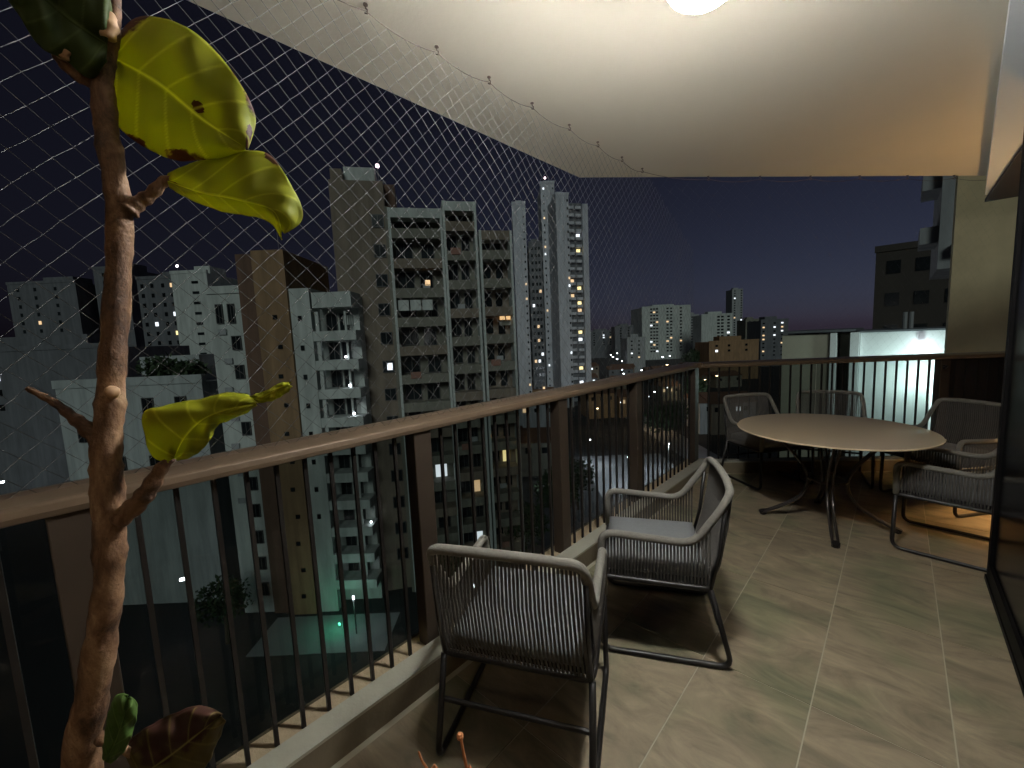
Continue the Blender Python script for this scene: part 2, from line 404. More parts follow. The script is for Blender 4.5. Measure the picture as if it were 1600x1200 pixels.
# far side of the net: from the ceiling edge down to the far rail
def farpos(s, t):
    lo = corner + FD*s + FN*.07 + Vector((0,0,1.11))
    x = -1.5 + s*.93
    hi = Vector((x, 2.96+(x+1.925)*1.142-.03, ZT))
    return lo*(1-t)+hi*t
nu = 64; nv = 34
for i in range(nu):
    for j in range(nv):
        if (i+j) % 2: continue
        for dj in (1,-1):
            if 0 <= j+dj <= nv:
                cord(farpos(i*.0707/2*1.05, j/nv), farpos((i+1)*.0707/2*1.05, (j+dj)/nv), .00022)
nm.build('net_mesh', M['cord'], net, kind='stuff')
hp = []
hy = -1.7
while hy < 3.35: hp.append(Vector((-1.497+random.uniform(-.004,.004), hy+random.uniform(-.02,.02), CZ))); hy += .325
for k in range(1,9):
    x = -1.5+k*.30; hp.append(Vector((x, 2.96+(x+1.925)*1.142-.03, CZ)))
off = Vector((NX,1,1.1))
for p in hp:
    pts = [p+Vector((0,0,.004)), p+Vector((0,0,-.014)), p+Vector((.010,0,-.024)), p+Vector((.004,.004,-.033)), p+Vector((-.008,.0,-.026))]
    MB().lathe([(.009,0),(.009,-.004)], c=tuple(p-off), n=8).tube([q-off for q in pts], .0028, 5).build('hook', M['hook'], net)
rp = []
for a_, b_ in zip(hp[:-1], hp[1:]):
    for k in range(6):
        t = k/6; rp.append(a_*(1-t)+b_*t + Vector((0,0,-.024-.022*4*t*(1-t))) - off)
MB().tube(rp, .0017, 5).build('border_rope', M['hook'], net)

# ------------------------------------------------------------------ ceiling lamp (lit)
LX, LY = -.415, 1.27
cl = empty('ceiling_lamp', (LX,LY,CZ), 0, 'lit round white glass lamp on the balcony ceiling', 'lamp')
MB().lathe([(.06,0),(.06,-.018),(.035,-.03)], n=32).build('lamp_base', M['white'], cl)
MB().tube([(0,0,-.03),(0,0,-.196)], .012, 8).build('stem', M['white'], cl)
MB().lathe([(.03,-.195),(.195,-.198),(.21,-.204),(.21,-.210),(.02,-.212)], n=40).build('light_block_disc', M['white'], cl)  # unseen disc added to keep lamplight off the ceiling nearby
M['globe'] = emis('lamp_globe', (.97,.985,.965), 185.)
MB().lathe([(.03,-.213),(.07,-.228),(.098,-.255),(.108,-.29),(.105,-.32),(.09,-.347),(.065,-.367),(.03,-.379),(.006,-.381)], n=32).build('globe', M['globe'], cl, smooth=True)
# warm lamp inside the room, out of view, whose light spills through the door
wl = empty('floor_lamp', (.95,4.60,0), 0, 'warm standing lamp in the room behind the sliding door', 'lamp')
MB().lathe([(.14,.001),(.14,.02),(.02,.03)], n=24).build('lamp_foot', M['darkmetal'], wl)
MB().tube([(0,0,.03),(0,0,.77)], .012, 10).build('pole', M['darkmetal'], wl)
M['warm'] = emis('warm_bulb', (1,.62,.27), 62.)
MB().lathe([(.02,.76),(.08,.78),(.115,.85),(.08,.92),(.01,.94)], n=20).build('bulb', M['warm'], wl, smooth=True)
sh = MB().lathe([(.22,.66),(.15,.98)], n=32); sh.f = sh.f[:-2]; sh = sh.build('lamp_shade', M['interior'], wl, smooth=True); sh.modifiers.new('thick','SOLIDIFY').thickness = .002  # unseen shade added to keep the bulb's reflection out of the far glass

rl2 = empty('room_lamp', (2.1,-1.1,bot-.035), 0, 'warm lit disc lamp on the ceiling of the room behind the door', 'lamp')
MB().lathe([(.19,0),(.19,-.02)], n=28).build('lamp_base', M['white'], rl2)
M['warmdisc'] = emis('warm_disc', (1,.72,.42), 18.)
MB().lathe([(.18,-.021),(.18,-.045),(.15,-.06),(.02,-.066)], n=28).build('diffuser', M['warmdisc'], rl2, smooth=True)
# ------------------------------------------------------------------ armchairs
def make_chair():
    root = empty('armchair', (0,0,0), 0)
    hw = .258
    def frame_side(s): return [(s*hw,.245,.362),(s*hw,.25,.568),(s*hw,-.13,.545),(s*(hw-.002),-.235,.70),(s*(hw-.015),-.275,.775),(0,-.285,.783)]
    right = roundpath(frame_side(1), .06, 6); left = roundpath(frame_side(-1), .06, 6)
    path = right[:-1] + [Vector((hw*.4,-.284,.782)),Vector((0,-.285,.783)),Vector((-hw*.4,-.284,.782))] + list(reversed(left))[1:]
    MB().tube(path, .0165, 10).build('arm_frame', M['rope'], root, smooth=True)
    arm = [p for p in right if p.z > .45]
    def top_at(y):
        best = None
        for a_, b_ in zip(arm[:-1], arm[1:]):
            lo, hi = min(a_.y,b_.y), max(a_.y,b_.y)
            if lo <= y <= hi and hi-lo > 1e-6:
                z = a_.z+(b_.z-a_.z)*(y-a_.y)/(b_.y-a_.y)
                if best is None or z > best: best = z
        return best if best else .55
    # seat frame
    MB().tube(roundpath([(0,.245,.362),(hw,.245,.362),(hw,-.20,.352),(-hw,-.20,.352),(-hw,.245,.362),(0,.245,.362)], .03, 4)[:-1], .012, 8, closed=True).build('seat_frame', M['darkmetal'], root, smooth=True)
    # rear uprights from seat to back
    for s in (-1,1):
        MB().tube([(s*(hw-.004),-.20,.352),(s*(hw-.006),-.232,.50),(s*(hw-.006),-.252,.70)], .009, 6).build('back_upright', M['darkmetal'], root, smooth=True)
        pth = roundpath([(s*hw,.245,.357),(s*(hw+.004),.252,.013),(s*(hw+.004),-.285,.013),(s*hw,-.20,.347)], .055, 5)
        MB().tube(pth, .0115, 8).build('sled_leg', M['darkmetal'], root, smooth=True)
    MB().tube([(-hw,-.232,.20),(hw,-.232,.20)], .009, 8).build('stretcher', M['darkmetal'], root)
    # back strands
    b = MB(); n = 39
    for k in range(n):
        x = -hw+.014+(2*hw-.028)*k/(n-1)
        zt = .775 if abs(x) < hw-.045 else .775-.03*((abs(x)-(hw-.045))/.045)**2
        sag = -.028*(1-(x/hw)**2)
        pts = [(x*.97,-.280,zt),(x*.985,-.262+sag*.8,.62),(x,-.235+sag*.7,.46),(x,-.205,.362)]
        for dx in (-.0019,.0019):
            b.tube([(p[0]+dx+random.uniform(-.0006,.0006),p[1],p[2]) for p in pts], .0024, 4, caps=False)
    b.build('back_strands', M['strand'], root, kind='stuff')
    for s in (-1,1):
        b = MB(); n = 32
        for k in range(n):
            y = .232-.425*k/(n-1); zt = top_at(y) if y > -.20 else .60
            for dy in (-.0019,.0019):
                b.tube([(s*hw,y+dy,zt),(s*(hw+.010),y+dy,.45),(s*hw,y+dy*.6,.362)], .0024, 4, caps=False)
        b.build('side_strands', M['strand'], root, kind='stuff')
    # seat webbing and cushion
    MB().face_box(-hw+.01,hw-.01,-.19,.235,.349,.365).build('seat_base', M['darkmetal'], root)
    c = MB(); nx, ny_ = 12, 12
    def cz(i,j,top):
        u = abs(i/nx*2-1); v = abs(j/ny_*2-1); e = max(u**6, v**6)
        return (.452-.022*e+.006*(1-u*u)*(1-v*v)) if top else (.368+.012*e)
    for tp in (1,0):
        for j in range(ny_+1):
            for i in range(nx+1): c.v.append((-.222+.444*i/nx, -.19+.425*j/ny_, cz(i,j,tp)))
    st = (nx+1)*(ny_+1); idx = lambda i,j: j*(nx+1)+i
    for j in range(ny_):
        for i in range(nx):
            c.f.append((idx(i,j),idx(i+1,j),idx(i+1,j+1),idx(i,j+1))); c.f.append((st+idx(i,j),st+idx(i,j+1),st+idx(i+1,j+1),st+idx(i+1,j)))
    per = [(i,0) for i in range(nx)]+[(nx,j) for j in range(ny_)]+[(i,ny_) for i in range(nx,0,-1)]+[(0,j) for j in range(ny_,0,-1)]
    for k in range(len(per)):
        a_, b_ = per[k], per[(k+1)%len(per)]; c.f.append((idx(*a_),st+idx(*a_),st+idx(*b_),idx(*b_)))
    c.build('cushion', M['cushion'], root, smooth=True)
    return root
proto = make_chair()
TC = Vector((-.335,3.66,0))
chairs = [
    (-.985,1.095,25.8,'grey rope armchair with its back to the potted tree, nearest the railing bars'),
    (-.83,1.885,116.9,'grey rope armchair turned sideways to the railing, grey seat cushion showing'),
    (.30,3.70,84,'grey rope armchair in shadow beside the dark sliding door, its arm towards the table'),
    (.30,4.62,142,'grey rope armchair behind another, its top bar against the dark sheet behind the bars'),
    (-.87,4.40,232,'grey rope armchair between the round table and the corner post of the railing'),
    (-.42,4.80,192,'grey rope armchair at the round table with its back to the lit white wall'),
]
for k,(x,y,a_,lb) in enumerate(chairs):
    o = proto if k == 0 else copy_tree(proto)
    o.location = (x,y,.0006); o.rotation_euler = (0,0,math.radians(a_)); tag(o, lb, 'armchair', 'rope armchairs on the balcony')
# ------------------------------------------------------------------ table
tb = empty('round_table', (TC.x,TC.y,.0006), 0, 'round table with glossy cream top and bent metal legs', 'table')
TZ = .703
MB().lathe([(.572,0),(.580,.003),(.580,.009),(.572,.012)], c=(0,0,TZ-.012), n=96).build('table_top', M['tabletop'], tb)
for k in range(4):
    a_ = math.radians(193.5+90*k)
    d = Vector((math.cos(a_),math.sin(a_),0)); s_ = Vector((-d.y,d.x,0))
    prof = [(.34,.688),(.27,.58),(.15,.42),(.115,.30),(.16,.18),(.27,.09),(.40,.014)]
    for sg in (-1,1):
        pts = [d*r+s_*sg*.017+Vector((0,0,z)) for r,z in prof]
        pass
    lgm = MB()
    for sg in (-1,1): lgm.tube([p for p in smoothpath([d*r+s_*sg*.015+Vector((0,0,z)) for r,z in prof], 5)], .0095, 8)
    leg = lgm.build('leg', M['tableleg'], tb, smooth=True)
    MB().tube([d*.39+Vector((0,0,.0)), d*.40+Vector((0,0,.03))], .024, 10).build('foot_cap', M['darkmetal'], leg)
ring = [Vector((.118*math.cos(t),.118*math.sin(t),.33)) for t in [2*math.pi*k/28 for k in range(28)]]
MB().tube(ring, .008, 8, closed=True).build('brace_ring', M['tableleg'], tb, smooth=True)
ring = [Vector((.335*math.cos(t),.335*math.sin(t),.683)) for t in [2*math.pi*k/40 for k in range(40)]]
MB().tube(ring, .008, 8, closed=True).build('top_ring', M['tableleg'], tb, smooth=True)
# ------------------------------------------------------------------ the city, 27 m below and around
GZ = -27.0
VA = math.radians(42.95)
def city(a_, b_): return Vector((a_*math.cos(VA)-b_*math.sin(VA), a_*math.sin(VA)+b_*math.cos(VA), 0))   # right, ahead -> world
M['asphalt'] = mat('asphalt', (.028,.028,.03), .85, .3, .05, .2, 3)
M['pave'] = mat('yard_paving', (.26,.26,.27), .8, .2, .4, .2, 3)
M['pale'] = mat('pale_render', (.52,.55,.53), .85, .10, .35, .1, 2)
M['grey'] = mat('grey_render', (.34,.35,.36), .85, .12, .12, .1, 2)
M['grey2'] = mat('white_render_dull', (.40,.43,.43), .85, .12, .3, .1, 2)
M['black'] = mat('near_black_render', (.05,.042,.036), .9, .3, .4)  # near-black walls of the large dark building
M['cream'] = mat('cream_render', (.46,.43,.34), .85, .12, .4)
M['brown'] = mat('brown_render', (.30,.185,.10), .85, .16, .5, .1, 2)
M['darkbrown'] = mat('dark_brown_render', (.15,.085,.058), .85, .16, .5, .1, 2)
M['taupe'] = mat('taupe_render', (.225,.18,.14), .85, .18, .4, .1, 2)
M['olive'] = mat('olive_render', (.21,.20,.165), .85, .15, .4, .1, 2)
M['dim'] = mat('dim_render', (.14,.145,.16), .85, .2, .2)
M['tower'] = mat('tower_render', (.50,.51,.56), .85, .12, .08)
M['window'] = mat('window_glass', (.012,.015,.017), .15, .3, .8, rnd=.4)
M['wframe'] = mat('window_frame', (.05,.05,.05), .5, .1, 3)
M['litwhite'] = emis('lit_window_white', (.86,.93,1), .9)
M['litwarm'] = emis('lit_window_warm', (1,.62,.28), .55)
M['lityellow'] = emis('lit_window_yellow', (1,.80,.32), .9)
M['lampwhite'] = emis('street_lamp_white', (.85,.92,1), 14)
M['lampwarm'] = emis('street_lamp_warm', (1,.72,.40), 12)
M['drape'] = mat('hung_cloth', (.25,.13,.10), .9, .3, 3)
M['beacon'] = emis('beacon', (1,.75,.80), 16)
M['green'] = emis('green_lamp', (.1,1,.5), 3)
M['polemetal'] = mat('pole_metal', (.09,.09,.09), .5, .1, 3)
M['roof'] = mat('roof_tile', (.16,.085,.055), .85, .3, 1.2, .3, 6)

for k_ in ('pale','grey','grey2','brown','darkbrown','taupe','olive','tower','dim'): streak(M[k_], .30)
g = MB().face_box(-2500,2500,-2500,2500,GZ-1,GZ).build('ground', M['asphalt']); tag(g, 'dark ground of the city below the balcony', 'ground', kind='structure')
def yard(name, a0, a1, b0, b1, m, label, z=.03):
    q = [city(a0,b0),city(a1,b0),city(a1,b1),city(a0,b1)]
    tag(MB().prism([p[:2] for p in q], GZ+.004, GZ+z).build(name, M[m]), label, 'yard', kind='structure')
yard('paved_yard', 15,34,60,96, 'pave', 'pale paved yard lit by lamps below the railing')
yard('paved_yard', -26,-13,36,41.5, 'pave', 'paved court at the foot of the balcony tower')
yard('pavement', 38,46,60,150, 'pave', 'long pavement beside a street below', .12)
wme = {}
def wobj(parent, x, y, z, w, h, m='window', frame=False, d=.10, rot=0, name='window'):
    key = (round(w,2),round(h,2),m,d)
    if key not in wme:
        b = MB().face_box(-w/2,w/2,-d,.03,-h/2,h/2); me = bpy.data.meshes.new(name); me.from_pydata(b.v,[],b.f); me.materials.append(M[m]); wme[key] = me
    o = link(name, wme[key], parent, loc=(x,y,z)); 
    if rot: o.rotation_euler = (0,0,rot)
    if frame:
        k2 = ('f',)+key
        if k2 not in wme:
            e = .07; b = MB().face_box(-w/2-e,-w/2,-d-.03,.03,-h/2-e,h/2+e).face_box(w/2,w/2+e,-d-.03,.03,-h/2-e,h/2+e).face_box(-w/2,w/2,-d-.03,.03,-h/2-e,-h/2).face_box(-w/2,w/2,-d-.03,.03,h/2,h/2+e).face_box(-.03,.03,-d-.02,-d-.001,-h/2,h/2)
            me = bpy.data.meshes.new('frame'); me.from_pydata(b.v,[],b.f); me.materials.append(M['wframe']); wme[k2] = me
        link('frame', wme[k2], o)
    return o
def bld(name, a_, b_, rot, label, cat='building', group=None):
    p = city(a_, b_); return empty(name, (p.x,p.y,GZ), VA+math.radians(rot), label, cat, group)
def box(name, root, x0,x1,y0,y1,z0,z1, m, bevel=0): return MB().face_box(x0,x1,y0,y1,z0-GZ,z1-GZ).build(name, M[m], root, bevel=bevel)

# --- brown tower with pale wings and balconies
r = bld('apartment_tower', -19.8, 42, 0, 'brown apartment tower with pale wings and white balcony bands', 'building')
box('wing', r, -10.4,-7.0, .6,14, GZ,7.7,'pale'); box('wing_parapet', r, -10.5,-6.99,.45,.6,7.2,7.95,'pale')
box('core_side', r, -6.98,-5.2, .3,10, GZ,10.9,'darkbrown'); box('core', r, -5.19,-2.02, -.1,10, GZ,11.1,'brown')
box('pale_wall', r, -2.0,0, .2,12, GZ,7.35,'pale')
box('balcony_back', r, .01,4.1, 2.2,12, GZ,6.6,'pale'); box('roof_band', r, .25,4.15, .1,2.9, 5.35,6.85,'pale')
for k in range(11):
    z = 2.05-2.95*k
    if z < GZ+1: break
    b_ = box('balcony', r, .05,4.35+.03*(k%2), .15,2.25, z,z+.98,'pale')
    box('pillar', r, .30,.65, .35,.7, z+.985,z+2.94,'pale')
    box('pillar', r, 3.05,3.25, .8,1.0, z+.985,z+2.94,'pale')
    for x,w in ((1.25,1.0),(2.55,.85)): wobj(r, x, 2.17, z+1.85-GZ, w, 1.75, frame=True)
    if k in (1,2,3,7): wobj(r, 2.9+.2*(k-1), .75, z+1.25-GZ, .16,.16, 'lampwhite', name='balcony_lamp')
wobj(r, 2.95,2.15,4.15-GZ, 1.0,1.0,'pale', name='blind')
for k in range(11):
    z = 5.2-2.95*k
    if z < GZ+2: break
    if k < 1:
        wobj(r,-9.3,.56,z-GZ,.55,1.8,frame=True); wobj(r,-8.1,.56,z-GZ,.55,1.8,frame=True)
    else: wobj(r,-7.9,.56,z-GZ,.8,1.3,frame=True)
    if k % 1 == 0: wobj(r,-3.4+(k%2)*.25,-.14,z-.6-GZ,.42,.42)
for k in range(7): wobj(r, -9.2+(k%2)*.3, .5, 3.4-2.95*k-GZ, .8,.55,'grey',name='air_conditioner')
for k in range(8): wobj(r, -1.1, .17, 4.4-2.95*k-GZ, .35,.5)
box('antenna_base', r, -4.4,-3.9, 3,3.5, 11.103,11.8,'grey'); MB().tube([(-4.15,3.25,11.8-GZ),(-4.15,3.25,14-GZ)],.03,5).build('antenna', M['polemetal'], r)
box('roof_tank', r, .8,2.8, 6,8, 6.86,8.2,'grey')
# --- tall balcony tower behind the net
r = bld('balcony_tower', -12.2, 45, 12, 'tall tower with three bays of dark balconies seen through the net', 'building')
box('wall', r, -5.7,-.3, 1.2,16, GZ,18.6,'taupe'); box('side_wall', r, -.29,0, .1,14, GZ,15.7,'olive')
box('water_tank', r, -4.4,-1.2, 3,8, 18.61,20.6,'pale'); box('tank_wall', r, -5.6,-4.45, 2,9, 18.61,20.0,'taupe'); box('machine_room', r, -1.15,.8, 3,8, 15.8,18.9,'darkbrown')
MB().tube([(-.9,4,20.0-GZ-1.1),(-.9,4,21.1-GZ)],.05,6).build('mast', M['polemetal'], r)
wobj(r, -.9,4,21.2-GZ,.28,.28,'beacon', name='beacon_light')
bays = [(0.0,5.63,15.6,2),(5.66,9.33,16.4,2),(9.5,13.2,13.4,2)]
for bi,(x0,x1,zt,nw) in enumerate(bays):
    box('bay_wall', r, x0+.01,x1-.01, 1.9+.5*(bi==2),14, GZ,zt-.01,'olive' if bi != 2 else 'taupe')
    box('pillar', r, x0+.012,x0+.27, 0.0,1.89, GZ,zt,'pale'); box('pillar', r, x1-.26,x1-.012, .0,1.89, GZ,zt-.02,'pale')
    box('roof_band', r, x0+.28,x1-.27, .02,1.88, zt-1.0,zt-.03,'pale' if bi<2 else 'taupe')
    k = 0
    while True:
        z = zt-3.1*(k+1)
        if z < GZ+1: break
        box('balcony', r, x0+.275,x1-.265, .04,1.85, z,z+1.0, ('olive','taupe','olive')[(k+bi)%3])
        wb = (x1-x0-.6)
        lit = {(1,10):'litwarm',(2,8):'lityellow',(0,9):'litwhite',(1,12):'litwhite'}.get((bi,k))
        if (bi,k) == (0,2): wobj(r, x0+.3+wb*.68, 1.7, z+1.75-GZ, .55, .6, 'litwarm', name='balcony_lamp')
        if (k*3+bi*2) % 5 == 1: wobj(r, x0+.3+wb*(.45+.1*(k%3)), 1.70, z+1.35-GZ, .8, .55, 'grey', name='air_conditioner')
        if (k*2+bi) % 7 == 3: wobj(r, x0+.3+wb*.3, .02, z+.95-GZ, 1.1, .7, 'drape', name='hung_towel')
        yb = 1.9+.5*(bi==2)
        wobj(r, x0+.3+wb*.22, yb-.03, z+2.05-GZ, wb*.33, 1.7, frame=(bi<2))
        wobj(r, x0+.3+wb*(.66+.06*(k%2)), yb-.03, z+1.95-GZ, wb*.26, 1.7, lit or 'window', frame=(bi<2 and not lit))
        if bi == 0 and k == 3:
            for q in range(3): wobj(r, x0+.3+wb*(.14+.25*q), .15, z+2.3-GZ, wb*.22, 1.1,'pale', name='blind')
        if bi == 0: 
            wobj(r, -1.1, 1.17, z+2.0-GZ, 1.1, 1.2, frame=True)
            if k == 5: wobj(r, -.95, 1.05, z+2.0-GZ, .55, .75,'litwhite', name='lit_pane')
        k += 1
wobj(r, 12.0, 1.6, 4.2-GZ, .6, 1.0, 'litwarm', name='lit_pane'); wobj(r, 12.75, 1.6, 4.2-GZ, .6, 1.0, 'litwarm', name='lit_pane'); wobj(r, 12.4, 1.55, 3.3-GZ, 1.4, .5, 'olive', name='blind')
# --- the same kind of grid towers farther away
def slab_tower(name, a0, a1, b_, top, m, label, nf, cols, rot=0, lit=.06, dep=18, beacon=False, fh=2.9, ww=.9, wh=1.2, litm=('litwhite','litwarm'), group=None, nomask=None):
    r_ = bld(name, (a0+a1)/2, b_, rot, label, 'building', group); w = (a1-a0)
    box('wall', r_, -w/2,w/2, 0,dep, GZ,top,m); box('parapet', r_, -w/2-.15,w/2+.15, -.15,.5, top+.003,top+.9,m)
    box('roof_house', r_, -w*.2,w*.25, dep*.3,dep*.7, top+.003,top+3.0,m)
    dk = MB()
    for k in range(nf):
        z = top-2.0-fh*k
        if z < GZ+2: break
        for x in cols:
            if random.random() < lit:
                wobj(r_, x*w/2, -.02, z-GZ, ww, wh, random.choice(litm))
            else:
                dk.face_box(x*w/2-ww/2,x*w/2+ww/2,-.10,.03,z-wh/2-GZ,z+wh/2-GZ)
    if dk.v: dk.build('window_rows', M['window'], r_, kind='stuff')
    if beacon:
        MB().tube([(0,dep*.5,top+3-GZ),(0,dep*.5,top+5.2-GZ)],.12,6).build('mast', M['polemetal'], r_); wobj(r_, 0,dep*.5,top+5.4-GZ,.55,.55,'beacon',name='beacon_light')
    return r_
slab_tower('slim_tower', 3.0,8.2,170,54,'tower','slim grey tower with few windows left of the lit twin towers', 26,(.7,),lit=.14,ww=.6,wh=.8)
slab_tower('slim_tower', 9.2,14.6,176,40,'dim','dark recessed tower block between two pale slim towers', 22,(-.5,.1,.6),lit=.10)
slab_tower('slim_tower', 15.2,20.8,178,64,'tower','tallest slim grey tower with a beacon on its roof', 30,(-.6,.75),lit=.14,beacon=True,ww=.6,wh=.8)
r = slab_tower('residential_tower', 19.6,24.6,165,55,'tower','broad residential tower with stacked balconies and lit windows on its edge', 27,(.8,),rot=8,lit=.22,ww=.6,wh=.9)
box('balcony_wall', r, 2.52,8.4, 3.0,16, GZ,53,'dim'); box('end_wall', r, 8.41,10.6, 1.5,16, GZ,52.3,'tower')
for k in range(27):
    z = 50.5-2.9*k
    if z < GZ+1: break
    for q in range(2):
        xx = 2.7+q*2.9
        box('balcony', r, xx,xx+2.3, 1.6,2.98, z-.1*q,z+1.05-.1*q,'tower')
        if random.random() < .2: wobj(r, xx+1.2, 2.96, z+1.75-GZ, 1.5, 1.2, random.choice(('litwhite','lityellow','litwarm')))
slab_tower('white_block', 139,190,440,28,'pale','wide pale apartment block on the skyline with rows of small windows', 14,(-.62,-.5,-.38,.05,.2,.6),lit=.10,ww=2.3,wh=1.5,dep=40,fh=3.4)
slab_tower('skyline_block', 190,201,445,18,'grey','narrow grey block adjoining the wide pale apartment block', 10,(-.3,.4),lit=.08,ww=2,wh=1.4)
slab_tower('skyline_block', 174,202,380,15.2,'pale','stepped pale block in front of the slender skyline tower', 9,(.1,.35,.75),lit=.05,ww=2.4,wh=1.5)
slab_tower('skyline_tower', 334,350,630,60,'grey','slender reddish tower standing alone on the skyline', 20,(-.5,.75),lit=.10,ww=2.2,wh=1.8,fh=3.6)
slab_tower('skyline_block', 262,277,465,11,'olive','olive block right of the slender skyline tower', 8,(-.4,.3),lit=.06,ww=2,wh=1.4)
slab_tower('skyline_block', 183,203,305,6.6,'dim','dark block with strips of lit landings near the flat white building', 9,(-.8,.0,.55),lit=.5,ww=1.5,wh=1.0)
slab_tower('skyline_block', 96,130,520,6,'dim','low dark block behind the lit yard and the tall towers', 6,(-.5,.2,.7),lit=.2,ww=2,wh=1.4)
slab_tower('skyline_block', 118,140,470,10,'dim','dark walled block beside the wide pale apartment block', 7,(-.4,.4),lit=.12,ww=2,wh=1.4)  # same dark wall colour on every side
slab_tower('skyline_block', 84,97,300,-2,'grey','small grey block with a brightly lit forecourt below the skyline', 5,(-.5,.3),lit=.3,ww=1.3,wh=1)
slab_tower('terrace_house', 112,140,235,-5.5,'brown','brown walled house under the skyline with lamps along its front', 2,(-.7,-.2,.5),lit=.2,ww=1.4,wh=1.2)
# left hand buildings
r = slab_tower('pale_tower', -98.5,-88,125,24.6,'pale','pale tower with one column of slit windows beside the brown tower', 0,())
for k in range(14): wobj(r, 1.6, -.05, 22-3.0*k-GZ, 1.9,.75)
box('annex', r, 5.26,14, 2,16, GZ,20.5,'pale')
slab_tower('dark_tower', -113,-101,130,24.3,'dim','dark tower with a few bright windows behind the tree trunk', 16,(-.75,-.25,.3,.75),lit=.16,beacon=True,litm=('litwhite','lityellow','litwarm'))
slab_tower('dark_tower', -176,-152,150,28,'dim','distant dim block at the far left behind the tree trunk', 12,(-.7,-.2,.4),lit=.06)
slab_tower('dark_tower', -150,-138,155,33,'dim','distant dim tower with a rounded roof house behind the tree', 12,(-.4,.4),lit=.05)
slab_tower('long_block', -118,-75,80,3.2,'dim','long dim flat roofed block left of the tree trunk', 4,(-.9,-.7,-.5,-.3,-.1),lit=.08)
r = slab_tower('white_house', -49.5,-33.6,45,-1.8,'grey2','low white building with dark square windows beside the tree trunk', 0,())
for x,z in ((1.9,-4.0),(2.3,-7.2),(-5.5,-7.0),(1.9,-10.4),(-2,-10.4),(5.5,-4.0),(5.6,-7.2)): wobj(r, x,-.05,z-GZ,1.1,1.5,frame=True)
# planting on the roof of the white building
def leafcloud(n, rx, ry, rz, size, shape='ball', hang=.0):
    b = MB()
    for k in range(n):
        while True:
            p = Vector((random.uniform(-1,1),random.uniform(-1,1),random.uniform(-1,1)))
            if .25 < p.length < 1: break
        lump = 1+.25*math.sin(p.x*5+1)*math.sin(p.y*6)*1.2
        p = Vector((p.x*rx*lump,p.y*ry*lump,p.z*rz*lump))
        n_ = Vector((random.gauss(0,1),random.gauss(0,1),random.gauss(0,1)+.4)).normalized(); t = n_.orthogonal().normalized(); t.rotate(Matrix.Rotation(random.uniform(0,6.28),3,n_)); w = n_.cross(t)
        s_ = size*random.uniform(.6,1.3); i = len(b.v)
        b.v += [tuple(p-t*s_),tuple(p+w*s_*.45-n_*hang),tuple(p+t*s_),tuple(p-w*s_*.45-n_*hang)]; b.f += [(i,i+1,i+2),(i,i+2,i+3)]
    return b
M['leafdark'] = mat('tree_leaves', (.035,.06,.025), .7, .35, 3)
M['bark'] = mat('tree_bark', (.09,.065,.045), .9, .3, 5, .4, 20)
for k,(x,s_) in enumerate(((-39.8,1.9),(-36.5,1.5))):
    p = city(x,47.5); rt = empty('roof_shrub',(p.x,p.y,-1.85),0,('dark spiky shrub on the roof of the low white building','smaller dark shrub on the low white roof beside the pale tower')[k],'shrub')
    leafcloud(700, s_*1.3,s_,s_*.8,.35).build('foliage', M['leafdark'], rt, kind='stuff', loc=(0,0,s_*.85))
    MB().tube([(0,0,0),(0,0,s_*.8)],.12,6).build('stem', M['bark'], rt)
# --- neighbour's lit white wall beyond the far rail
nb = empty('white_building',(0,25,GZ),0,'flat white building with a brightly lit wall beyond the far railing','building')
box('lit_wall', nb, -1.28,1.9, 0,6, GZ,1.02,'white'); box('coping', nb, -1.4,1.95, -.12,6.1, 1.023,1.10,'dim')
box('pillar', nb, -1.62,-1.30, -.3,.3, GZ,1.05,'white'); box('pillar', nb, -2.35,-2.12, -.35,.3, GZ,1.05,'white')
box('recess_wall', nb, -2.1,-1.63, 1.2,6, GZ,1.0,'olive'); box('side_block', nb, -4.3,-2.37, -.2,6, GZ,1.0,'cream'); box('side_coping', nb, -4.4,-1.45,-.4,6,1.101,1.2,'dim')
lt = MB().face_box(-.10,.10,-.32,-.20,.28-GZ,.42-GZ).build('flood_lamp', M['lampwhite'], nb, loc=(.75,0,0)); MB().face_box(-.03,.03,-.199,-.002,.32-GZ,.38-GZ).build('bracket', M['polemetal'], lt)
lamp('flood_lamp_light', (.85,24.0,-1.0), 150, (.72,1.0,.93), .15)
for x in (.2,.42): MB().tube([(x,3,1.1-GZ),(x,3,1.9-GZ)],.09,8).build('vent_pipe', M['grey'], nb)
r = empty('dark_building',(2.4,54,GZ),0,'large dark building rising behind the lit white wall','building'); box('wall', r, -4.3,6, 0,14, GZ,8.1,'black'); box('parapet', r,-4.4,6.1,-.1,.3,8.103,8.7,'black')
dk = MB()
for k in range(3):
    for x in (-3,-1,1): dk.face_box(x-.5,x+.5,-.06,.03,6-3*k-GZ,7.2-3*k-GZ)
dk.build('window_rows', M['window'], r, kind='stuff')
r = empty('overhanging_building',(2.4,33,GZ),0,'grey corner of an overhanging building beside the beige wall','building')
box('corner_wall', r, -1.0,2, 0,8, 4.2,18,'grey'); box('lower_wall', r, .2,2.5, 1.5,8, GZ,4.19,'darkbrown')
for k in range(4): 
    z = 5.7+2.9*k; box('balcony', r, -1.75,-1.01, .5,3.5, z,z+.9,'grey')
box('air_conditioner', r, -.55,.15, -.45,-.01, 4.9,5.4,'dim')
# beige wall of the own building beyond the rail
r = empty('beige_wall',(.60,10.1,GZ),0,'plain beige rendered wall rising beyond the far railing','wall')
MB().face_box(0,4.5,0,.4,0,4.38-GZ).build('wall', M['beige'], r); MB().face_box(-.02,4.6,-.5,.8,4.384-GZ,6.2-GZ).build('upper_slab', M['taupe'], r)
